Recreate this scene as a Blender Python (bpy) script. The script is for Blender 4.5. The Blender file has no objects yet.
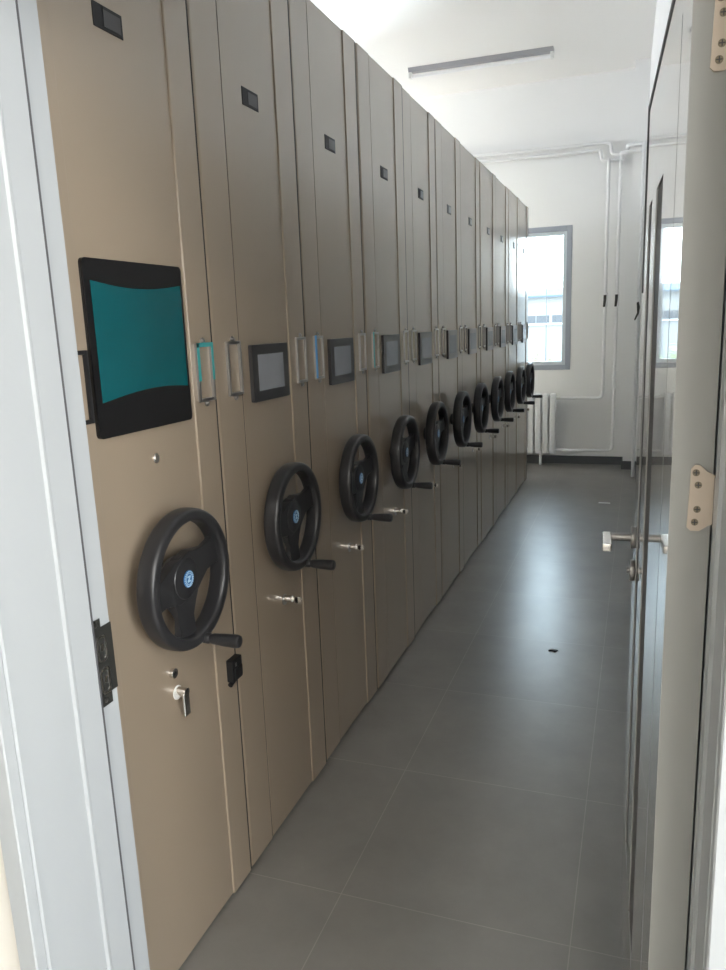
import bpy, bmesh, math, random
from mathutils import Matrix, Vector
random.seed(7)
S = bpy.context.scene
C = S.collection
PI = math.pi

# ------------------------------------------------------------------ materials
def new_mat(name):
    m = bpy.data.materials.new(name); m.use_nodes = True
    return m, m.node_tree.nodes, m.node_tree.links, m.node_tree.nodes['Principled BSDF']

def mat(name, col, rough=.5, metal=0., coat=0., coat_r=.1, ior=1.5, noise=0., nscale=8., bump=0., bscale=60., rvar=0., emis=None, trans=0.):
    m, n, l, p = new_mat(name)
    c = (*col, 1)
    p.inputs['Base Color'].default_value = c
    p.inputs['Roughness'].default_value = rough
    p.inputs['Metallic'].default_value = metal
    p.inputs['IOR'].default_value = ior
    p.inputs['Coat Weight'].default_value = coat
    p.inputs['Coat Roughness'].default_value = coat_r
    p.inputs['Transmission Weight'].default_value = trans
    tc = n.new('ShaderNodeTexCoord')
    if noise or rvar:
        t = n.new('ShaderNodeTexNoise'); t.inputs['Scale'].default_value = nscale; t.inputs['Detail'].default_value = 5
        l.new(tc.outputs['Object'], t.inputs['Vector'])
    if noise:
        r = n.new('ShaderNodeMapRange'); r.inputs['To Min'].default_value = 1-noise; r.inputs['To Max'].default_value = 1+noise
        l.new(t.outputs['Fac'], r.inputs['Value'])
        mx = n.new('ShaderNodeVectorMath'); mx.operation = 'SCALE'; mx.inputs[0].default_value = col
        l.new(r.outputs[0], mx.inputs['Scale']); l.new(mx.outputs[0], p.inputs['Base Color'])
    if rvar:
        r = n.new('ShaderNodeMapRange'); r.inputs['To Min'].default_value = max(0, rough-rvar); r.inputs['To Max'].default_value = rough+rvar
        l.new(t.outputs['Fac'], r.inputs['Value']); l.new(r.outputs[0], p.inputs['Roughness'])
    if bump:
        t2 = n.new('ShaderNodeTexNoise'); t2.inputs['Scale'].default_value = bscale; t2.inputs['Detail'].default_value = 3
        l.new(tc.outputs['Object'], t2.inputs['Vector'])
        b = n.new('ShaderNodeBump'); b.inputs['Strength'].default_value = bump; b.inputs['Distance'].default_value = .002
        l.new(t2.outputs['Fac'], b.inputs['Height']); l.new(b.outputs[0], p.inputs['Normal'])
    if emis:
        p.inputs['Emission Color'].default_value = (*emis[0], 1); p.inputs['Emission Strength'].default_value = emis[1]
    return m

M = {}
M['beige'] = mat('beige_powder_coat', (.32, .254, .188), .35, noise=.02, nscale=3, ior=1.5, coat=1.0, coat_r=.16)
M['seam'] = mat('dark_seam', (.02, .018, .016), .8)
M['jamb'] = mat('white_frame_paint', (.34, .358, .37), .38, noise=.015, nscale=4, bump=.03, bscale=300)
M['door'] = mat('grey_gloss_door', (.42, .42, .41), .25, ior=1.5, noise=.015, nscale=4, coat=1.0, coat_r=.03)
M['door_edge'] = mat('grey_door_edge_paint', (.36, .365, .35), .42, noise=.03, nscale=5, bump=.03, bscale=200)
M['door_inset'] = mat('dark_grey_door_inset', (.13, .13, .135), .55)
M['rubber'] = mat('dark_rubber_seal', (.07, .07, .075), .6)
M['wall'] = mat('white_plaster', (.78, .78, .78), .75, noise=.02, nscale=1.5, bump=.08, bscale=120)
M['corr'] = mat('cream_plaster', (.60, .58, .535), .75, noise=.02, nscale=1.5, bump=.08, bscale=120)
M['ceil'] = mat('white_ceiling_paint', (.86, .84, .82), .8, noise=.01, nscale=1)
M['black'] = mat('black_plastic', (.012, .012, .013), .5, ior=1.4, bump=.04, bscale=400)
M['wheel'] = mat('black_wheel_plastic', (.022, .022, .024), .36, bump=.05, bscale=300)
M['charcoal'] = mat('charcoal_bezel', (.035, .034, .036), .3)
M['glassblk'] = mat('black_glass', (.008, .008, .009), .06)
M['teal'] = mat('teal_screen', (.002, .085, .098), .12, noise=.25, nscale=4)
M['grey_screen'] = mat('pale_grey_screen', (.30, .315, .35), .16, noise=.04, nscale=30)
M['chrome'] = mat('chrome', (.75, .73, .70), .16, metal=1)
M['steel'] = mat('dull_steel', (.36, .35, .34), .32, metal=1, noise=.1, nscale=60)
M['blackmetal'] = mat('black_metal_plate', (.035, .035, .032), .42, metal=.4)
M['hinge'] = mat('champagne_hinge', (.62, .53, .44), .42, metal=.35, noise=.04, nscale=40)
M['screw'] = mat('screw_brass', (.28, .24, .18), .4, metal=.9)
M['blue'] = mat('blue_film', (.10, .36, .75), .35)
M['tealfilm'] = mat('teal_film', (.05, .35, .36), .35)
M['badge_blue'] = mat('badge_blue', (.02, .13, .33), .3)
M['badge_white'] = mat('badge_pale', (.45, .62, .75), .35)
M['white_plastic'] = mat('white_plastic', (.75, .75, .73), .4)
M['winframe'] = mat('grey_window_frame', (.34, .37, .43), .4)
M['sash'] = mat('pale_window_sash', (.62, .68, .72), .35)
M['pipe'] = mat('white_painted_pipe', (.74, .74, .75), .4)
M['radiator'] = mat('white_radiator_enamel', (.76, .77, .79), .4)
M['baseb'] = mat('dark_grey_skirting', (.10, .105, .115), .45)
M['lightbody'] = mat('grey_lamp_body', (.34, .34, .36), .5)
M['tube'] = mat('unlit_lamp_tube', (.85, .85, .86), .3)
M['lamp_on'] = mat('lit_lamp_panel', (.9, .9, .9), .4, emis=((1, .93, .84), 3.0))
M['concrete'] = mat('outdoor_concrete', (.45, .45, .43), .9, noise=.1, nscale=.5)
M['bwall'] = mat('pale_render_wall', (.21, .21, .21), .8, noise=.03, nscale=.3)
M['broof'] = mat('blue_grey_roof', (.06, .085, .11), .6, noise=.05, nscale=.4)
M['bwin'] = mat('building_window', (.045, .05, .06), .4)
M['leaf'] = mat('leaf_green', (.16, .22, .08), .6, noise=.3, nscale=6)
M['petal'] = mat('pink_petal', (.75, .22, .30), .6)
M['paper'] = mat('white_paper', (.85, .85, .85), .7)

def glass_mat():
    m, n, l, p = new_mat('window_glass')
    g = n.new('ShaderNodeBsdfGlossy'); g.inputs['Roughness'].default_value = .02
    t = n.new('ShaderNodeBsdfTransparent'); t.inputs['Color'].default_value = (.93, .97, .97, 1)
    f = n.new('ShaderNodeFresnel'); f.inputs['IOR'].default_value = 1.45
    mx = n.new('ShaderNodeMixShader'); out = n['Material Output']
    l.new(f.outputs[0], mx.inputs[0]); l.new(t.outputs[0], mx.inputs[1]); l.new(g.outputs[0], mx.inputs[2])
    l.new(mx.outputs[0], out.inputs['Surface']); n.remove(p)
    return m
M['glass'] = glass_mat()

def floor_mat():
    m, n, l, p = new_mat('grey_floor_tiles')
    tc = n.new('ShaderNodeTexCoord')
    mp = n.new('ShaderNodeMapping'); mp.inputs['Location'].default_value = (.71, -1.045, 0)
    l.new(tc.outputs['Object'], mp.inputs['Vector'])
    b = n.new('ShaderNodeTexBrick'); b.offset = 0; b.squash = 1
    b.inputs['Scale'].default_value = 1
    b.inputs['Brick Width'].default_value = .6; b.inputs['Row Height'].default_value = .612
    b.inputs['Mortar Size'].default_value = .0016; b.inputs['Mortar Smooth'].default_value = .3
    b.inputs['Color1'].default_value = (.172, .163, .150, 1); b.inputs['Color2'].default_value = (.184, .174, .160, 1)
    b.inputs['Mortar'].default_value = (.27, .255, .23, 1)
    l.new(mp.outputs[0], b.inputs['Vector'])
    t = n.new('ShaderNodeTexNoise'); t.inputs['Scale'].default_value = 5; t.inputs['Detail'].default_value = 8; t.inputs['Roughness'].default_value = .65
    l.new(tc.outputs['Object'], t.inputs['Vector'])
    r = n.new('ShaderNodeMapRange'); r.inputs['From Min'].default_value = 0; r.inputs['From Max'].default_value = 1
    r.inputs['To Min'].default_value = .62; r.inputs['To Max'].default_value = 1.38
    l.new(t.outputs['Fac'], r.inputs['Value'])
    mx = n.new('ShaderNodeVectorMath'); mx.operation = 'SCALE'
    l.new(b.outputs['Color'], mx.inputs[0]); l.new(r.outputs[0], mx.inputs['Scale']); l.new(mx.outputs[0], p.inputs['Base Color'])
    r2 = n.new('ShaderNodeMapRange'); r2.inputs['From Min'].default_value = 0; r2.inputs['From Max'].default_value = 1
    r2.inputs['To Min'].default_value = .278; r2.inputs['To Max'].default_value = .345
    t2 = n.new('ShaderNodeTexNoise'); t2.inputs['Scale'].default_value = 4; t2.inputs['Detail'].default_value = 4; t2.inputs['Roughness'].default_value = .6
    l.new(tc.outputs['Object'], t2.inputs['Vector'])
    l.new(t2.outputs['Fac'], r2.inputs['Value']); l.new(r2.outputs[0], p.inputs['Roughness'])
    p.inputs['IOR'].default_value = 2.1
    bp = n.new('ShaderNodeBump'); bp.inputs['Strength'].default_value = .05; bp.inputs['Distance'].default_value = .002
    t3 = n.new('ShaderNodeTexNoise'); t3.inputs['Scale'].default_value = 14; t3.inputs['Detail'].default_value = 6
    l.new(tc.outputs['Object'], t3.inputs['Vector']); l.new(t3.outputs['Fac'], bp.inputs['Height'])
    l.new(bp.outputs[0], p.inputs['Normal'])
    return m
M['floor'] = floor_mat()

# ------------------------------------------------------------------ mesh helpers
class MB:
    def __init__(s): s.bm = bmesh.new()
    def _merge(s, b, mi=0, mtx=None):
        if mtx is not None: b.transform(mtx)
        for f in b.faces: f.material_index = mi
        me = bpy.data.meshes.new('tmp'); b.to_mesh(me); b.free()
        s.bm.from_mesh(me); bpy.data.meshes.remove(me)
    def box(s, x0, x1, y0, y1, z0, z1, bev=0, seg=2, mi=0, mtx=None):
        b = bmesh.new(); bmesh.ops.create_cube(b, size=1)
        b.transform(Matrix.Translation(((x0+x1)/2, (y0+y1)/2, (z0+z1)/2)) @ Matrix.Diagonal((abs(x1-x0), abs(y1-y0), abs(z1-z0), 1)))
        if bev: bmesh.ops.bevel(b, geom=b.edges[:], offset=bev, segments=seg, affect='EDGES', profile=.5)
        s._merge(b, mi, mtx); return s
    def prism(s, poly, z0, z1, axis='z', mi=0, mtx=None, bev=0):
        # polygon (a,b): axis z -> (x,y); axis x -> (y,z) ; axis y -> (x,z)
        b = bmesh.new(); f = lambda p, h: {'z': (p[0], p[1], h), 'x': (h, p[0], p[1]), 'y': (p[0], h, p[1])}[axis]
        v0 = [b.verts.new(f(p, z0)) for p in poly]; v1 = [b.verts.new(f(p, z1)) for p in poly]
        b.faces.new(v0[::-1]); b.faces.new(v1); n = len(poly)
        for i in range(n): b.faces.new((v0[i], v0[(i+1) % n], v1[(i+1) % n], v1[i]))
        bmesh.ops.recalc_face_normals(b, faces=b.faces[:])
        if bev: bmesh.ops.bevel(b, geom=b.edges[:], offset=bev, segments=2, affect='EDGES', profile=.5)
        s._merge(b, mi, mtx); return s
    def cyl(s, p0, p1, r0, r1=None, seg=24, bev=0, mi=0):
        r1 = r0 if r1 is None else r1
        p0, p1 = Vector(p0), Vector(p1); d = p1-p0
        b = bmesh.new(); bmesh.ops.create_cone(b, cap_ends=True, segments=seg, radius1=r0, radius2=r1, depth=d.length)
        if bev: bmesh.ops.bevel(b, geom=[e for e in b.edges if any(len(f.verts) > 4 for f in e.link_faces)], offset=bev, segments=2, affect='EDGES', profile=.5)
        q = Vector((0, 0, 1)).rotation_difference(d.normalized()).to_matrix().to_4x4()
        s._merge(b, mi, Matrix.Translation((p0+p1)/2) @ q); return s
    def lathe(s, prof, seg=64, axis='x', origin=(0, 0, 0), mi=0, closed=True):
        # prof: list of (h, r); revolved around axis through origin
        b = bmesh.new(); rings = []
        for h, r in prof:
            ring = []
            for i in range(seg):
                a = 2*PI*i/seg
                ring.append(b.verts.new({'x': (h, r*math.cos(a), r*math.sin(a)), 'z': (r*math.cos(a), r*math.sin(a), h)}[axis]))
            rings.append(ring)
        n = len(rings)
        for k in range(n if closed else n-1):
            A, B = rings[k], rings[(k+1) % n]
            for i in range(seg): b.faces.new((A[i], A[(i+1) % seg], B[(i+1) % seg], B[i]))
        if not closed:
            b.faces.new(rings[0]); b.faces.new(rings[-1])
        bmesh.ops.recalc_face_normals(b, faces=b.faces[:])
        s._merge(b, mi, Matrix.Translation(origin)); return s
    def tube(s, pts, r, seg=14, mi=0, fillet=.0):
        P = [Vector(p) for p in pts]
        if fillet:
            Q = [P[0]]
            for i in range(1, len(P)-1):
                a, c, d = P[i-1], P[i], P[i+1]
                f = min(fillet, (a-c).length*.45, (d-c).length*.45)
                s0, s1 = c+(a-c).normalized()*f, c+(d-c).normalized()*f
                for t in [0, .2, .4, .6, .8, 1]: Q.append(s0*(1-t)**2+c*2*t*(1-t)+s1*t*t)
            Q.append(P[-1]); P = Q
        b = bmesh.new(); rings = []; up = None
        for i, p in enumerate(P):
            d = (P[min(i+1, len(P)-1)]-P[max(i-1, 0)]).normalized()
            if up is None: up = d.orthogonal().normalized()
            up = (up-d*up.dot(d)).normalized(); w = d.cross(up)
            rings.append([b.verts.new(p+up*r*math.cos(2*PI*k/seg)+w*r*math.sin(2*PI*k/seg)) for k in range(seg)])
        for A, B in zip(rings, rings[1:]):
            for i in range(seg): b.faces.new((A[i], A[(i+1) % seg], B[(i+1) % seg], B[i]))
        b.faces.new(rings[0][::-1]); b.faces.new(rings[-1])
        s._merge(b, mi); return s
    def build(s, name, mats, parent=None, smooth=True, label=None):
        me = bpy.data.meshes.new(name); s.bm.to_mesh(me); s.bm.free()
        for m in (mats if isinstance(mats, (list, tuple)) else [mats]): me.materials.append(m)
        if smooth:
            me.polygons.foreach_set('use_smooth', [True]*len(me.polygons))
            me.set_sharp_from_angle(angle=math.radians(32))
        o = bpy.data.objects.new(name, me); C.objects.link(o)
        if smooth:
            wn_ = o.modifiers.new('weighted_normals', 'WEIGHTED_NORMAL'); wn_.keep_sharp = True
        if parent: o.parent = parent
        if label: o['label'] = label
        return o

def empty(name, loc=(0, 0, 0), label=None, cat=None, group=None, kind=None):
    o = bpy.data.objects.new(name, None); C.objects.link(o); o.location = loc; o.empty_display_size = .1
    tag(o, label, cat, group, kind); return o
def tag(o, label=None, cat=None, group=None, kind=None):
    if label: o['label'] = label
    if cat: o['category'] = cat
    if group: o['group'] = group
    if kind: o['kind'] = kind
    return o
def rrect(y0, y1, z0, z1, r, n=5):
    out = []
    for cx, cz, a0 in ((y1-r, z1-r, 0), (y0+r, z1-r, 90), (y0+r, z0+r, 180), (y1-r, z0+r, 270)):
        for i in range(n+1):
            a = math.radians(a0+90*i/n); out.append((cx+r*math.cos(a), cz+r*math.sin(a)))
    return out

# ------------------------------------------------------------------ measures (metres)
F = 8.22          # far wall
H = 3.77          # ceiling height
XL = -6.6         # left wall
YW0, YW1 = .765, 1.015   # wall with the doorway
def xr(y): return .135-(y-1.0)*.0187      # right wall runs slightly askew

# ------------------------------------------------------------------ setting
fl = MB().box(XL-.24, 2.4, -2.6, F+.24, -.12, 0).build('floor', M['floor'], smooth=False)
tag(fl, 'grey speckled square floor tiles with pale joints along the aisle', 'floor', kind='structure')
ce = MB().box(XL-.2, .5, YW1-.1, F+.2, H, H+.15).build('ceiling', M['ceil'], smooth=False)
tag(ce, 'high white ceiling above the storage cabinets', 'ceiling', kind='structure')
# far wall with the seen window opening and an added hidden one
W1 = (-2.02, -.672, .985, 2.412)
W2 = (-4.3, -2.4, .985, 2.412)
mb = MB()
for x0, x1 in ((XL-.2, W2[0]), (W2[1], W1[0]), (W1[1], .4)): mb.box(x0, x1, F, F+.24, 0, H)
for w in (W1, W2):
    mb.box(w[0], w[1], F, F+.24, 0, w[2]); mb.box(w[0], w[1], F, F+.24, w[3], H)
tag(mb.build('wall_back', M['wall'], smooth=False), 'white far wall with the window and the heating pipes', 'wall', kind='structure')
# left wall, its unseen window openings added to light the room
mb = MB()
LW = [(1.9, 4.1), (5.0, 7.2)]
mb.box(XL-.24, XL, YW1-.1, LW[0][0], 0, H); mb.box(XL-.24, XL, LW[0][1], LW[1][0], 0, H); mb.box(XL-.24, XL, LW[1][1], F+.1, 0, H)
for a, b in LW: mb.box(XL-.24, XL, a, b, 0, 1.0); mb.box(XL-.24, XL, a, b, 3.2, H)
tag(mb.build('wall_left', M['wall'], smooth=False), 'white wall behind the ends of the cabinets', 'wall', kind='structure')
mb = MB().prism([(xr(YW1), YW1), (xr(F+.1), F+.1), (.5, F+.1), (.5, YW1)], 0, H)
tag(mb.build('wall_right', M['wall'], smooth=False), 'white side wall beyond the open door', 'wall', kind='structure')
tag(MB().box(-.125, xr(8)+.02, 7.97, F+.02, 0, H).build('wall_pier', M['wall'], smooth=False), 'white corner pier at the far right of the aisle', 'wall', kind='structure')
# doorway wall
DX0, DX1, DZ = -.873, .125, 2.075
mb = MB()
mb.box(XL-.2, DX0, YW0, YW1, 0, H); mb.box(DX1, 2.2, YW0, YW1, 0, H); mb.box(DX0, DX1, YW0, YW1, DZ, H)
tag(mb.build('wall_front', M['corr'], smooth=False), 'cream plaster wall around the doorway at the lower left edge', 'wall', kind='structure')
# corridor behind the camera
tag(MB().box(-2.6, 2.2, -2.6, -2.4, 0, 2.85).build('wall_corridor', M['corr'], smooth=False), 'cream corridor wall opposite the doorway', 'wall', kind='structure')
tag(MB().box(-2.6, 2.2, -2.6, YW0, 2.85, 2.95).build('ceiling_corridor', M['ceil'], smooth=False), 'white corridor ceiling outside the doorway', 'ceiling', kind='structure')
mb = MB().box(-2.8, -2.6, -2.6, YW0, 0, 2.95); tag(mb.build('wall_corridor_left', M['corr'], smooth=False), 'cream end wall of the corridor', 'wall', kind='structure')
mb = MB().box(2.2, 2.4, -2.6, YW0, 0, .9).box(2.2, 2.4, -2.6, YW0, 2.5, 2.95).box(2.2, 2.4, -2.6, -1.9, .9, 2.5).box(2.2, 2.4, .2, YW0, .9, 2.5)
tag(mb.build('wall_corridor_right', M['corr'], smooth=False), 'cream end wall of the corridor with a window opening', 'wall', kind='structure')
# skirting
t = .012
tag(MB().box(XL, -.125, F-t, F, 0, .085, .002).build('baseboard_back', M['baseb']), 'dark grey skirting along the far wall under the radiator', 'skirting', kind='structure')
tag(MB().box(-.125-t, xr(8), 7.97-t, 7.97, 0, .085, .002).box(-.125-t, -.125, 7.97, F, 0, .085, .002).build('baseboard_pier', M['baseb']), 'dark grey skirting around the corner pier', 'skirting', kind='structure')
mb = MB().prism([(xr(1.1)-t, 1.1), (xr(7.95)-t, 7.95), (xr(7.95), 7.95), (xr(1.1), 1.1)], 0, .085)
tag(mb.build('baseboard_right', M['baseb'], smooth=False), 'dark grey skirting along the side wall', 'skirting', kind='structure')

# window in the far wall
def window(name, w, mull, label):
    x0, x1, z0, z1 = w
    e = empty(name, ((x0+x1)/2, F, z0), label, 'window', kind='structure')
    inv = Matrix.Translation((-(x0+x1)/2, -F, -z0))
    b = MB(); fw = .052
    ya, yb = F-.006, F+.07
    for a in ((x0, x0+fw, z0, z1), (x1-fw, x1, z0, z1), (x0+fw, x1-fw, z0, z0+fw), (x0+fw, x1-fw, z1-fw, z1)):
        b.box(a[0], a[1], ya, yb, a[2], a[3], .003, mtx=inv)
    b.build('window_frame', M['winframe'], e)
    xs = [x0+fw]+mull+[x1-fw]
    for a, c in zip(xs, xs[1:]):
        b = MB(); s = .036; za, zb = z0+fw, z1-fw
        for q in ((a, a+s, za, zb), (c-s, c, za, zb), (a+s, c-s, za, za+s), (a+s, c-s, zb-s, zb)):
            b.box(q[0], q[1], F+.012, F+.055, q[2], q[3], .004, mtx=inv)
        o = b.build('window_sash', M['sash'], e)
        MB().box(a+s-.004, c-s+.004, F+.03, F+.036, za+s-.004, zb-s+.004, mtx=inv).build('glass_pane', M['glass'], o, smooth=False)
    return e
w1 = window('window_1', W1, [-1.36], 'grey framed window in the far wall looking out at a white building')
window('added_window', W2, [-3.35], 'added grey framed window in the far wall, unseen behind the cabinets')  # window added out of sight to brighten the ceiling and far end

# outside
tag(MB().box(-60, 60, F+4, 140, -4.2, -4).build('ground', M['concrete'], smooth=False), 'pale concrete yard outside the window', 'ground', kind='structure')
bd = empty('white_building', (-10, 68.5, -4), 'long low white building with blue-grey roof seen through the window', 'building')
b = MB().box(-30, 30, 0, 14, 0, 7.4); b.build('building_wall', M['bwall'], bd, smooth=False)
b = MB().prism([(-.6, 7.35), (-.6, 7.5), (1.6, 8.12), (14.6, 8.12), (14.6, 7.35)], -30.5, 30.5, 'x'); b.build('roof', M['broof'], bd, smooth=False)
for i in range(24):
    x = -29+i*2.45*1.0
    o = MB().box(x, x+1.05, -.05, .1, 5.25, 5.85).box(x+1.13, x+2.2, -.05, .1, 5.25, 5.85).build('building_window', M['bwin'], bd, smooth=False)
MB().box(-30, 30, -.25, .05, 5.05, 5.15).build('ledge', M['sash'], bd, smooth=False)
po = MB().cyl((0, 0, 0), (0, 0, 8.4), .06, .03, 10).build('lamp_post', M['rubber'])
po.location = (-6.7, 60, -4); tag(po, 'thin grey post standing in front of the white building', 'post')
sh = empty('flowering_shrub', (-3.75, 30, -3.7), 'flowering shrub with pink blossom at the bottom of the window view', 'shrub')
b = MB(); c = MB()
for k in range(420):
    a, u, v = random.uniform(0, 2*PI), random.random()**.5, random.random()
    x, y, z = math.cos(a)*u*.95, math.sin(a)*u*.6, 1.2+v*(3.0-.5*u)+random.uniform(-.1, .1)
    q = Matrix.Translation((x, y, z)) @ Matrix.Rotation(random.uniform(0, PI), 4, 'Z') @ Matrix.Rotation(random.uniform(-1, 1), 4, 'X')
    s_ = random.uniform(.05, .11)
    tgt = c if (k % 6 == 0 and x > 0) else b
    tgt.prism([(-s_, 0), (0, -s_*.5), (s_, 0), (0, s_*.5)], -.008, .008, mtx=q)
b.build('leaves', M['leaf'], sh, smooth=False); c.build('blossom', M['petal'], sh, smooth=False)
b = MB()
for k in range(9):
    a = k*.7; b.tube([(0, 0, 0), (math.cos(a)*.2, math.sin(a)*.15, 1.6), (math.cos(a)*.7, math.sin(a)*.4, 3.8)], .02, 6)
b.build('stems', M['leaf'], sh)

# ------------------------------------------------------------------ door frame
fr = empty('trim_1', ((-.853+.1015)/2, .9, 0), 'white painted door frame around the open doorway', 'door frame', kind='structure')
ox = -(-.853+.1015)/2; T = Matrix.Translation((ox, -.9, 0))
# profile of the left jamb, from the room side to the corridor side
prof = [(-.880, 1.022), (-.853, 1.022), (-.853, .978), (-.853, .968), (-.840, .963), (-.840, .912), (-.8388, .909), (-.8388, .905), (-.843, .902),
        (-.843, .788), (-.8390, .785), (-.8390, .781), (-.8420, .778), (-.840, .775), (-.840, .757), (-.842, .755), (-.8735, .755), (-.880, .764)]
TL = T @ Matrix.Translation((-.853, 0, 1.5)) @ Matrix.Rotation(math.radians(-.45), 4, 'Y') @ Matrix.Translation((.853, 0, -1.5))
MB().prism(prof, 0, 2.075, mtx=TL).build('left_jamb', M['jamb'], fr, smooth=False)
mir = [(-.853+.1015-x, y) for x, y in prof]
mir[-2:] = [(-.853+.1015+.93, .755), (-.853+.1015+.935, .764)]
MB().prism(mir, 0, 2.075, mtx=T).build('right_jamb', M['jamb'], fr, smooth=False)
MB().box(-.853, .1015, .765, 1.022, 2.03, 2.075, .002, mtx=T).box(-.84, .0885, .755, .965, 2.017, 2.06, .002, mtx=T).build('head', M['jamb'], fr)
MB().box(-.8525, -.8392, .9632, .9668, .0, 2.02, mtx=TL).build('rubber_seal', M['rubber'], fr, smooth=False)
# strike plate on the left jamb
spz = .953
def sz(z): return spz+z*.80
pl = [(.970, .098), (.997, .098), (.997, .078), (1.0235, .078), (1.0235, -.073), (1.007, -.073), (1.007, -.098), (.970, -.098)]
sp = MB().prism([(y, sz(z)) for y, z in pl], -.8532, -.8512, 'x', mtx=TL)
strike = sp.build('strike_plate', M['blackmetal'], fr, smooth=False, label='black metal strike plate with two latch holes')
for dz in (.031, -.042):
    b = MB(); y0_, y1_ = .9815, 1.005
    outer = rrect(y0_, y1_, sz(dz)-.0235, sz(dz)+.0235, .008)
    inner = rrect(y0_+.0035, y1_-.0035, sz(dz)-.0200, sz(dz)+.0200, .006)
    bb = bmesh.new(); n_ = len(outer)
    A = [bb.verts.new((-.8495, *p)) for p in outer]; B = [bb.verts.new((-.8495, *p)) for p in inner]; D = [bb.verts.new((-.8525, *p)) for p in inner]; E_ = [bb.verts.new((-.8525, *p)) for p in outer]
    for i in range(n_):
        j = (i+1) % n_
        for q in ((A[i], A[j], B[j], B[i]), (B[i], B[j], D[j], D[i]), (E_[i], E_[j], A[j], A[i])): bb.faces.new(q)
    bmesh.ops.recalc_face_normals(bb, faces=bb.faces[:])
    b._merge(bb, 0, TL)
    b.box(-.8517, -.8497, .991, .997, sz(dz)-.004, sz(dz)+.008, mtx=TL)
    b.build('latch_hole_rim', M['chrome'], strike)
for dz in (.088, -.086):
    MB().cyl((-.8530+ox, .984-.9+(.006 if dz < 0 else 0), sz(dz)), (-.8500+ox, .984-.9+(.006 if dz < 0 else 0), sz(dz)), .0045, seg=14).build('screw', M['steel'], strike).location.x = .004

# ------------------------------------------------------------------ open door leaf
HX, HY = .041, .982
ang = math.atan2(.0445, .9991)      # leaf runs along local +Y, rotated about Z
dr = empty('door_1', (HX, HY, 0), 'open grey glossy door with dark vertical insets at the right of the aisle', 'door', kind='structure')
dr.rotation_euler = (0, 0, ang)
Z0, Z1, DW, DT = .012, 1.925, .885, .047
b = MB()
# skin of leaf: the aisle face has recesses -> built from blocks
cols = [(0, .121, None), (.121, .131, (.06, 1.86)), (.131, .36, None), (.36, .52, (.26, 1.715)), (.52, .64, None), (.64, .75, (.26, 1.715)), (.75, DW, None)]
for a, c, rec in cols:
    if rec is None: b.box(0, DT, a, c, Z0, Z1)
    else:
        d_ = .005
        b.box(d_, DT, a, c, rec[0], rec[1]); b.box(0, DT, a, c, Z0, rec[0]); b.box(0, DT, a, c, rec[1], Z1)
leaf = b.build('door_panel', M['door'], dr, smooth=False)
b = MB().box(.0006, DT-.0006, -.0015, .0006, Z0, Z1, 0); b.build('hinge_edge', M['door_edge'], dr, label='matt grey hinge edge of the door')
for a, c in ((.362, .518), (.642, .748)):
    MB().prism(rrect(a, c, .262, 1.713, .012), .0028, .0054, 'x').build('inset_panel', M['door_inset'], dr, label='dark glossy vertical inset strip')
MB().box(.0035, .0055, .1218, .1302, .061, 1.859).build('groove', M['rubber'], dr, smooth=False)
MB().box(-.0012, .004, .02, DW+.002, Z1-.001, Z1+.013).box(-.002, .004, DW-.001, DW+.006, 1.55, Z1+.013).build('edge_seal', M['rubber'], dr, smooth=False)
# lever handle
hs, hz = .80, 1.008
hd = MB().cyl((0, hs, hz), (-.010, hs, hz), .026, bev=.002, seg=32).cyl((-.010, hs, hz), (-.056, hs, hz), .0095, seg=20)
hd = hd.build('lever_handle', M['steel'], dr, label='steel lever handle on round rose')
MB().box(-.072, -.052, hs-.095, hs+.010, hz-.009, hz+.009, .003).build('lever', M['chrome'], hd)
MB().cyl((0, hs, hz-.078), (-.011, hs, hz-.078), .025, bev=.002, seg=32).cyl((-.011, hs, hz-.078), (-.017, hs, hz-.078), .008, seg=16).build('lock_cylinder', M['steel'], dr)
# outside lever on the far face
MB().cyl((DT, hs, hz), (DT+.010, hs, hz), .026, bev=.002).cyl((DT+.010, hs, hz), (DT+.03, hs, hz), .0095).box(DT+.022, DT+.038, hs-.115, hs+.01, hz-.009, hz+.009, .003).build('lever_handle', M['steel'], dr)
# hinges on the hinge edge
def hinge(z):
    pl = [(.012, .0355), (.016, .040), (.022, .040), (.030, .032), (.043, .026), (.043, -.032), (.034, -.034), (.024, -.041), (.014, -.041), (.010, -.037)]
    pl = [(x+.010, z+q) for x, q in pl]
    h_ = MB().prism(pl, -.0050, -.0015, 'y').build('hinge', M['hinge'], dr, smooth=False, label='champagne metal hinge plate with four screws')
    for sx, szz in ((.0275, .031), (.0305, .016), (.0305, -.014), (.0285, -.030)):
        MB().cyl((sx, -.0048, z+szz), (sx, -.0060, z+szz), .0042, seg=18).box(sx-.0032, sx+.0032, -.0064, -.0058, z+szz-.0006, z+szz+.0006, mi=1).box(sx-.0006, sx+.0006, -.0064, -.0058, z+szz-.0032, z+szz+.0032, mi=1).build('screw', [M['screw'], M['rubber']], h_)
    MB().cyl((.0535, -.004, z-.066), (.0535, -.004, z+.066), .0042, seg=18, bev=.001).cyl((.0535, -.004, z-.032), (.0535, -.004, z+.026), .0058, seg=18).build('hinge_pin', M['steel'], h_)
for z in (1.283, 1.797, .28): hinge(z)

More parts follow.
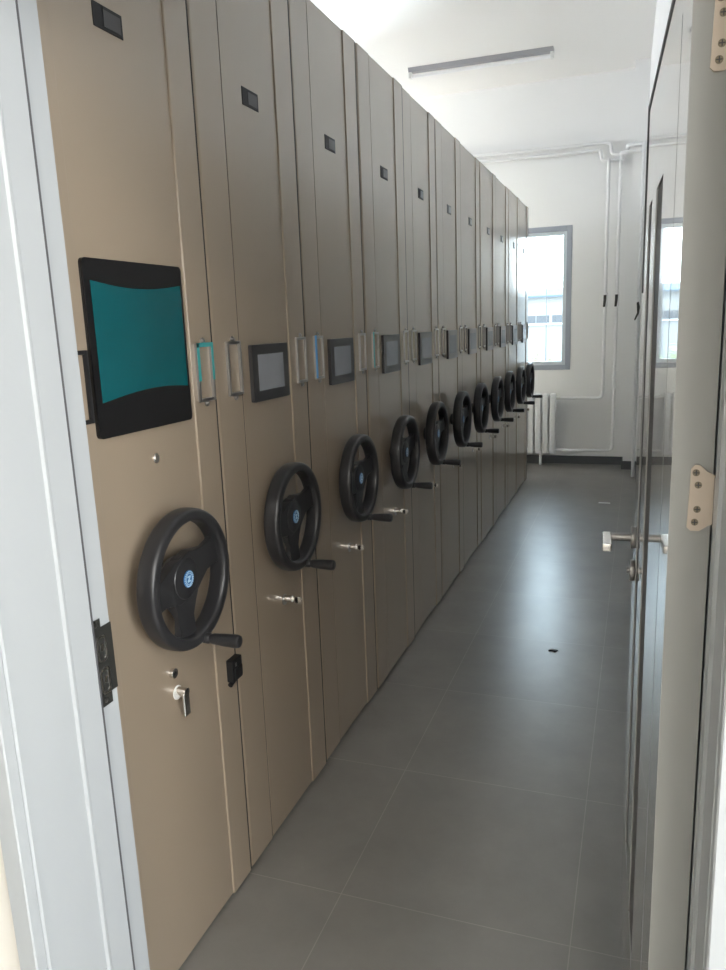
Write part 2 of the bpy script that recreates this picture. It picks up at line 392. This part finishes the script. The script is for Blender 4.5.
# ------------------------------------------------------------------ storage cabinets
PX = -.985
def front_profile(y0, y1, x_face, x_back, rl, rr):
    """plan outline of an upright strip with rounded near edge"""
    P = [(x_back, y0), ]
    for i in range(7):
        a = PI*.5*i/6; P.append((x_face-rl+rl*math.sin(a), y0+rl-rl*math.cos(a)))
    for i in range(4):
        a = PI*.5*i/3; P.append((x_face-rr+rr*math.cos(a), y1-rr+rr*math.sin(a)))
    P.append((x_back, y1)); return P
def label_holder(parent, yc, m, w=.072, film=None):
    z0, z1 = 1.337, 1.475; x = 0.0; bw = .008
    b = MB()
    for q in ((yc-w/2, yc-w/2+bw, z0, z1), (yc+w/2-bw, yc+w/2, z0, z1), (yc-w/2+bw, yc+w/2-bw, z0, z0+bw), (yc-w/2+bw, yc+w/2-bw, z1-bw, z1)):
        b.box(x-.001, x+.008, q[0], q[1], q[2], q[3], .002)
    for zz in (z0-.005, z1+.005): b.cyl((x-.001, yc, zz), (x+.005, yc, zz), .0075, seg=14); b.cyl((x+.005, yc, zz), (x+.008, yc, zz), .0035, seg=10)
    o = b.build('label_holder', m, parent)
    if yc > .3: o.location.x = .002
    if film == 'blue':
        MB().box(.0078, .0092, yc-w/2-.001, yc-w/2+bw+.004, z0+.004, z1+.002).build('protective_film', M['blue'], o, smooth=False, label='blue film strip on the label holder')
    if film == 'teal':
        MB().box(.0078, .0092, yc-w/2, yc-w/2+bw+.002, z0+.05, z1).box(.0078, .0092, yc-w/2, yc+w/2, z1-bw-.001, z1+.001).box(.0078, .0092, yc+w/2-bw, yc+w/2, z0+.05, z1-bw).build('protective_film', M['tealfilm'], o, smooth=False, label='teal film on the label holder')
    return o
def hand_wheel(parent, yc, zc):
    xf, dep, R = .085, .046, .157          # x measured from the strip face
    prof = []; cx, cr = xf-dep/2, R-.0145
    for i in range(20):
        a = 2*PI*i/20; ca, sa = math.cos(a), math.sin(a); pw = .62
        prof.append((cx+dep/2*math.copysign(abs(ca)**pw, ca), cr+.0145*math.copysign(abs(sa)**pw, sa)))
    b = MB().lathe(prof, 72, 'x', (0, yc, zc))
    # hub: shaft, cone, domed cap
    b.lathe([(-.002, .030), (.004, .032), (.012, .030), (.020, .044), (.040, .054), (.056, .052), (.063, .045), (.066, .030), (.067, .005)], 40, 'x', (0, yc, zc), closed=False)
    for a in (16, 186, 263):
        m_ = Matrix.Translation((0, yc, zc)) @ Matrix.Rotation(math.radians(a), 4, 'X')
        # outline (radius, half width)
        up = [(.0, .050), (.035, .050), (.055, .041), (.085, .032), (.115, .031), (.134, .040), (.146, .052)]
        poly = up+[(r_, -w_) for r_, w_ in reversed(up)]
        bb = bmesh.new(); n_ = len(poly)
        def xo(r_, f): return (.062-.10*max(0, .055-r_)*0+(.004 if r_ > .09 else 0)) if f else (.036+(.012 if r_ > .06 else 0))
        A = [bb.verts.new((xo(p[0], 1), p[0], p[1])) for p in poly]; B = [bb.verts.new((xo(p[0], 0), p[0], p[1])) for p in poly]
        bb.faces.new(A); bb.faces.new(B[::-1])
        for i in range(n_): bb.faces.new((A[i], B[i], B[(i+1) % n_], A[(i+1) % n_]))
        bmesh.ops.recalc_face_normals(bb, faces=bb.faces[:])
        bmesh.ops.bevel(bb, geom=[e for e in bb.edges if abs(e.verts[0].co.x-e.verts[1].co.x) < .013], offset=.004, segments=2, affect='EDGES', profile=.5)
        b._merge(bb, 0, m_)
    o = b.build('hand_wheel', M['wheel'], parent)
    # crank knob
    a = math.radians(-80); ky, kz = yc+.150*math.cos(a), zc+.150*math.sin(a)
    k = MB().lathe([(xf-.006, .012), (xf+.006, .0125), (xf+.010, .0105), (xf+.018, .0125), (xf+.045, .0145), (xf+.076, .0155), (xf+.083, .0135), (xf+.086, .008)], 24, 'x', (0, ky, kz), closed=False)
    k.build('crank_handle', M['wheel'], o)
    bd = MB().cyl((.0665, yc, zc), (.0685, yc, zc), .0195, seg=32, bev=.0006)
    for i in range(20):
        a = 2*PI*i/20; m_ = Matrix.Translation((.0686, yc, zc)) @ Matrix.Rotation(a, 4, 'X')
        bd.box(-.0004, .0006, .0148, .0178, -.0012, .0012, mi=1, mtx=m_)
    ring = [(-.0003, .0118), (.0006, .0118), (.0006, .0130), (-.0003, .0130)]
    bd.lathe(ring, 32, 'x', (.0686, yc, zc), mi=1)
    zz = [(-.006, .007), (.006, .007), (.006, .0035), (-.0005, -.0035), (.006, -.0035), (.006, -.007), (-.006, -.007), (-.006, -.0035), (.0005, .0035), (-.006, .0035)]
    bd.prism([(yc+p*1.0, zc+q) for p, q in zz], .0683, .0692, 'x', mi=1)
    bd.build('hub_badge', [M['badge_blue'], M['badge_white']], o, label='round blue badge with pale ring and sloping mark')
    return o
def key_lock(parent, yc, zc, long=False):
    b = MB().cyl((-.007, yc, zc), (-.003, yc, zc), .017, seg=24, bev=.001)
    o = b.build('lock', M['white_plastic' if long else 'steel'], parent); o.location.x = .004
    k = MB().cyl((-.004, yc, zc+.004), (.022, yc, zc+.004), .0105, seg=24, bev=.0015)
    if long:
        k.box(.012, .020, yc-.012, yc+.012, zc-.055, zc+.004, .0035, 3)
    else:
        k.box(.020, .040, yc-.0015, yc+.0015, zc-.008, zc+.012, .001); k.cyl((.040, yc-.0015, zc+.002), (.040, yc+.0015, zc+.002), .012, seg=18)
    k.build('key', M['chrome'], o)
    return o
def cabinet(label, width, s_left, s_right, first=False):
    """local frame: x=0 is the face of the raised strips, y=0 the near side"""
    e = empty('storage_cabinet', (PX, 0, 0), label, 'cabinet', 'mobile shelving cabinets in a row')
    D = 3.9
    MB().box(-D, -.020, .003, width-.003, .03, 2.480, .003).build('cabinet_body', M['beige'], e)
    MB().box(-D+.05, -.035, .012, width-.012, .0, .032).build('plinth', M['seam'], e, smooth=False)
    mp_ = MB().box(-.022, -.0015, s_left+(-.001 if first else .0055), width-s_right+.002, .011, 2.485, .001)
    mp_.build('front_panel', M['beige'], e)
    if not first: MB().box(-.0215, -.0025, s_left-.001, s_left+.006, .014, 2.482).build('panel_seam', M['seam'], e, smooth=False)
    b = MB().prism(front_profile(.0, s_left, 0, -.024, .016, .002), .010, 2.485); b.build('edge_strip', M['beige'], e)
    b = MB().prism(front_profile(width-s_right, width, .003, -.024, .004, .003), .010, 2.485); b.build('edge_strip', M['beige'], e)
    MB().box(-.024, .0022, width, width+(.005 if first else .0065), .012, 2.484).build('gap_shade_strip', M['seam'], e, smooth=False)  # dark strip standing in for the shade in the gap between cabinets
    # small square indicator panel near the top
    mc = s_left+(width-s_left-s_right)/2
    yc = (1.368-1.06) if first else mc
    b = MB().box(-.0075, -.004, yc-.045, yc+.045, 2.072, 2.116, .001).box(-.0042, -.0034, yc-.014, yc+.038, 2.079, 2.109, mi=1)
    b.build('name_plate', [M['black'], M['charcoal']], e, label='small dark rectangular plate near the top').location.x = .004
    if first:
        y0_, y1_ = 1.208-1.06, 1.538-1.06
        sc = MB().prism(rrect(y0_, y1_, 1.303, 1.645, .010), -.0055, .007, 'x', bev=.0).build('touchscreen', M['glassblk'], e, label='large black framed screen with teal display')
        ya_, yb_ = y0_+.018, y1_-.008
        pts = [(ya_+(yb_-ya_)*i/14, 1.372+.016*math.sin(PI*i/14*.8)) for i in range(15)]+[(yb_-(yb_-ya_)*i/14, 1.604-.012*math.sin(PI*i/14)) for i in range(15)]
        MB().prism(pts, .0068, .0076, 'x').build('display', M['teal'], sc, smooth=False)
        MB().cyl((-.007, 1.392-1.06, 1.235), (-.003, 1.392-1.06, 1.235), .011, seg=24).cyl((-.003, 1.392-1.06, 1.235), (-.001, 1.392-1.06, 1.235), .007, seg=20).build('keyhole', M['chrome'], e).location.x = .004
    else:
        yc2 = 1.962-1.663
        sc = MB().prism(rrect(yc2-.112, yc2+.112, 1.308, 1.462, .005), -.0075, .009, 'x').build('touchscreen', M['charcoal'], e, label='small dark framed screen with pale display')
        MB().box(.0088, .0096, yc2-.079, yc2+.079, 1.337, 1.435).build('display', M['grey_screen'], sc, smooth=False)
    return e
def hook(e, width, yl, yr, wy, first=False, ml=None, mr=None, fl_=None, frr=None):
    label_holder(e, yl, ml or M['steel'], film=fl_); label_holder(e, yr, mr or M['steel'], film=frr)
    w_ = hand_wheel(e, wy, .97)
    if first:
        key_lock(e, 1.392-1.06, .682, True)
        MB().cyl((-.008, 1.378-1.06, .737), (.004, 1.378-1.06, .737), .0115, seg=24, bev=.001).cyl((.004, 1.378-1.06, .737), (.0045, 1.378-1.06, .737), .005, seg=16, mi=1).build('keyhole', [M['chrome'], M['black']], e).location.x = .004
        b = MB().box(-.001, .022, .548, .598, .604, .664, .003).box(.02, .026, .556, .592, .612, .640, .002).cyl((.012, .545, .598), (.012, .572, .606), .0065, seg=14).box(.021, .0232, .562, .568, .645, .655, mi=1)
        b.build('latch', [M['black'], M['steel']], e, label='black plastic latch below the crank handle')
    else:
        key_lock(e, 1.977-1.663, .700)

wn = .566
first = cabinet('nearest beige storage cabinet beside the white door frame, with the large teal screen', .596, .142, .096, True)
hook(first, .596, .102, .552, 1.375-1.06, True, ml=M['black'], frr='teal')
first.location.y = 1.062
names = ['second', 'third', 'fourth', 'fifth', 'sixth', 'seventh', 'eighth', 'ninth', 'tenth', 'eleventh and farthest']
second = cabinet('beige storage cabinet second from the door frame, with a small dark screen', wn-.012, .137, .115)
hook(second, wn-.012, .098, .515, 1.945-1.663)
second.location.y = 1.664
def copy_tree(o, parent=None):
    c = o.copy(); C.objects.link(c); c.parent = parent
    for ch in list(o.children): copy_tree(ch, c)
    return c
desc = {2: 'storage cabinet third from the door frame, with blue film on its label holder',
        3: 'storage cabinet fourth from the door frame, with a teal film on its label holder',
        4: 'grey-looking storage cabinet fifth from the door frame',
        5: 'storage cabinet sixth from the door frame, middle of the row',
        6: 'storage cabinet seventh from the door frame, fifth from the window end',
        7: 'storage cabinet eighth from the door frame, fourth from the window end',
        8: 'storage cabinet ninth from the door frame, third from the window end',
        9: 'storage cabinet tenth from the door frame, next to last before the window',
        10: 'last storage cabinet of the row, farthest from the door beside the window'}
offs = [0, 0, -.002, .002, -.002, .0, -.003, .002, -.002, .002, 0]
allc = [first, second]
for i in range(2, 11):
    c = copy_tree(second); c['label'] = desc[i]
    c.location.y = 1.664+(i-1)*.5655; c.location.x = PX+offs[i]
    allc.append(c)
def add_film(cab, teal):
    lh = [o for o in cab.children if o.name.startswith('label_holder')]
    lh = min(lh, key=lambda o: o.bound_box[0][1])
    yc, w, z0, z1, bw = .098, .072, 1.337, 1.475, .008
    o = MB().box(.0078, .0094, yc-w/2-.001, yc-w/2+bw+(.004 if not teal else .003), z0+.004, z1+.002).build('protective_film', M['tealfilm' if teal else 'blue'], lh, smooth=False)
    o['label'] = ('teal' if teal else 'blue')+' film strip on the label holder'
add_film(allc[2], False); add_film(allc[3], True)

# ------------------------------------------------------------------ heating pipes, radiator, lamp
k_ = F/8.54
def fx(x): return x*k_
pA = F-.06
clip = M['pipe']
def pipe(name, pts, r, label, fil=.05):
    o = MB().tube(pts, r, 14, fillet=fil).build(name, M['pipe']); return tag(o, label, 'pipe', 'white heating pipes on the far wall')
pz = lambda z: (z-1.5)*k_+1.5
pipe('heating_pipe', [(-4.6, pA, pz(3.215)), (fx(-.335), pA, pz(3.195)), (fx(-.335), pA, pz(3.085)), (-.17, pA, pz(3.08)), (-.17, 7.90, pz(3.10)), (xr(7.9)-.03, 7.90, pz(3.10))], .017, 'upper white heating pipe running high across the far wall to the right')
pipe('heating_pipe', [(-4.6, pA, pz(3.145)), (fx(-.43), pA, pz(3.135)), (fx(-.43), pA, pz(3.03)), (-.215, pA, pz(3.025)), (-.215, 7.85, pz(3.03)), (xr(7.9)-.03, 7.85, pz(3.03))], .017, 'lower white heating pipe running high across the far wall to the right')
for px_, lab, zb in ((fx(-.352), 'left', .70), (fx(-.240), 'right', .16)):
    yv = F-.10
    xe = -.83
    o = pipe('heating_pipe', [(px_, pA-.005, pz(3.04)), (px_, yv, pz(2.95)), (px_, yv, zb), (xe, yv, zb)], .016, 'vertical white heating pipe, %s one of the pair beside the window' % lab)
    hv = MB().cyl((px_, yv-.002, 1.60), (px_, yv-.002, 1.74), .0225, seg=18, bev=.004).cyl((px_, yv-.02, 1.70), (px_, yv-.05, 1.70), .010, seg=12)
    hv.build('valve_body', M['pipe'], o)
    MB().prism([(-.014, .015), (.014, .015), (.012, -.03), (.004, -.10), (-.018, -.10), (-.014, -.03)], yv-.062, yv-.050, 'y', mtx=Matrix.Translation((px_, 0, 1.70)), bev=.002).build('valve_handle', M['blackmetal'], o, label='dark lever handle on the pipe')
    for zz in (.9, 2.3): MB().cyl((px_, yv, zz-.008), (px_, yv, zz+.008), .021, seg=16).box(px_-.006, px_+.006, yv, F-.001, zz-.006, zz+.006).build('pipe_clip', M['pipe'], o)
# side-wall valve pipe seen just left of the door
xv = xr(7.6)-.035
o = MB().cyl((xv, 7.6, .0), (xv, 7.6, 3.0), .016, seg=14).build('heating_pipe', M['pipe'])
tag(o, 'white vertical heating pipe on the side wall just left of the door', 'pipe', 'white heating pipes on the far wall')
MB().prism([(-.018, .06), (.0, .07), (.012, .02), (.004, -.04), (-.026, -.10), (-.036, -.09), (-.012, -.03)], 7.55, 7.562, 'y', mtx=Matrix.Translation((xv, 0, 1.56)), bev=.002).build('valve_handle', M['blackmetal'], o)
# radiator
rd = empty('radiator', (-1.25, F-.1, .12), 'white column radiator below the window behind the last cabinet', 'radiator')
n_ = 13
for i in range(n_):
    x = -.50+i*.0745
    b = MB().box(x, x+.058, -.032, .032, 0, .63, .014, 3)
    b.build('radiator_column', M['radiator'], rd)
b = MB().cyl((-.50, 0, .035), (.43, 0, .035), .018, seg=14).cyl((-.50, 0, .595), (.43, 0, .595), .018, seg=14); b.build('header_tube', M['radiator'], rd)
b = MB().box(-.3, -.28, .0, .098, .45, .47).box(.25, .27, .0, .098, .45, .47).cyl((-.3, 0, -.12), (-.3, 0, .02), .014, seg=12).cyl((.3, 0, -.12), (.3, 0, .02), .014, seg=12); b.build('bracket', M['radiator'], rd)
o = MB().cyl((.43, 0, .585), (.50, 0, .585), .021, seg=16).cyl((.465, 0, .585), (.465, 0, .635), .014, seg=12).build('radiator_valve', M['white_plastic'], rd)
# ceiling lamp, switched off
lp = empty('ceiling_light', (-1.42, 7.30, H), 'unlit grey batten light with one white tube on the ceiling', 'light')
lp.rotation_euler = (0, 0, math.radians(.5))
MB().prism([(-.045, 0), (.045, 0), (.03, -.035), (-.03, -.035)], -.64, .64, 'x').build('lamp_housing', M['lightbody'], lp, smooth=False)
MB().box(-.64, -.615, -.03, .03, -.085, -.03, .004).build('lamp_holder', M['white_plastic'], lp)
MB().box(.615, .64, -.03, .03, -.085, -.03, .004).build('lamp_holder', M['white_plastic'], lp)
MB().cyl((-.615, 0, -.066), (.615, 0, -.066), .0145, seg=20).build('lamp_tube', M['tube'], lp)
# corridor lamp behind the photographer
cl = empty('ceiling_light', (.6, -1.4, 2.85), 'lit square panel light on the corridor ceiling', 'light')
MB().box(-.31, .31, -.31, .31, -.03, 0, .004).build('lamp_frame', M['white_plastic'], cl)
MB().box(-.29, .29, -.29, .29, -.032, -.029).build('lamp_diffuser', M['lamp_on'], cl, smooth=False)
# scraps on the floor
pp = MB().prism([(-.045, -.012), (.05, -.016), (.047, .02), (-.04, .024)], .0, .0015, mtx=Matrix.Translation((-.235, 6.44, 0))).build('paper_scrap', M['paper'], smooth=False)
tag(pp, 'small white paper scrap on the tiles at the far end of the aisle', 'paper')
pp = MB().prism([(-.02, -.006), (.012, -.012), (.022, .004), (-.006, .012)], .0, .004, mtx=Matrix.Translation((-.33, 3.39, 0))).build('debris_chip', M['rubber'], smooth=False)
tag(pp, 'tiny dark chip lying on the tiles mid-aisle', 'debris')

# ------------------------------------------------------------------ light
def area(name, loc, rot, sx, sy, power, col, spread=PI):
    l = bpy.data.lights.new(name, 'AREA'); l.shape = 'RECTANGLE'; l.size = sx; l.size_y = sy; l.energy = power; l.color = col; l.spread = spread
    o = bpy.data.objects.new(name, l); C.objects.link(o); o.location = loc; o.rotation_euler = rot; return o
day = (.87, .935, 1.0)
# added fill lights set in the unseen openings of the left wall
for i, (a, b_) in enumerate(LW):
    area('added_window_fill', (XL-.2, (a+b_)/2, 2.1), (0, -PI/2, 0), 2.2, b_-a, 68, day)
# added fill light behind the far wall's hidden second window
area('added_window_fill', ((W2[0]+W2[1])/2, F+.22, 1.7), (-PI/2, 0, 0), W2[1]-W2[0], 1.4, 560, day)
# corridor lamp
area('corridor_lamp', (.6, -1.4, 2.81), (0, 0, 0), .58, .58, 34, (1, .97, .93))
area('corridor_window_daylight', (2.35, -.85, 1.7), (0, PI/2, 0), 1.6, 2.1, 64, (1, .96, .90))
# portal that guides sky light through the visible window
po_ = area('window_portal', ((W1[0]+W1[1])/2, F+.20, (W1[2]+W1[3])/2), (-PI/2, 0, 0), W1[1]-W1[0], W1[3]-W1[2], 1, (1, 1, 1))
po_.data.cycles.is_portal = True
sun = bpy.data.lights.new('sun', 'SUN'); sun.energy = 1.2; sun.angle = math.radians(3); sun.color = (1, .97, .92)
so = bpy.data.objects.new('sun', sun); C.objects.link(so); so.rotation_euler = (math.radians(48), 0, math.radians(-20))

w = bpy.data.worlds.new('World'); S.world = w; w.use_nodes = True
n, l = w.node_tree.nodes, w.node_tree.links
bg = n['Background']
tc = n.new('ShaderNodeTexCoord'); sx = n.new('ShaderNodeSeparateXYZ'); cr = n.new('ShaderNodeValToRGB')
l.new(tc.outputs['Generated'], sx.inputs[0]); l.new(sx.outputs['Z'], cr.inputs['Fac'])
cr.color_ramp.elements[0].position = 0; cr.color_ramp.elements[0].color = (.93, .98, 1, 1)
cr.color_ramp.elements[1].position = .5; cr.color_ramp.elements[1].color = (.68, .84, 1, 1)
l.new(cr.outputs[0], bg.inputs['Color']); bg.inputs['Strength'].default_value = 6.0

# ------------------------------------------------------------------ camera
cam = bpy.data.cameras.new('camera'); cam.sensor_fit = 'AUTO'; cam.sensor_width = 36
cam.lens = 764*36/970; cam.clip_start = .05; cam.clip_end = 400
co = bpy.data.objects.new('camera', cam); C.objects.link(co)
R = Matrix(((0.94158996, -0.03449316, 0.3349904), (0.33478404, 0.2035198, -0.92005399), (-0.03644161, 0.97846304, 0.20317996))).to_4x4()
co.matrix_world = Matrix.Translation((0, 0, 1.5)) @ R
S.camera = co
S.view_settings.view_transform = 'Standard'; S.view_settings.look = 'None'
S.view_settings.gamma = 1; S.view_settings.use_curve_mapping = False
S.view_settings.exposure = .9
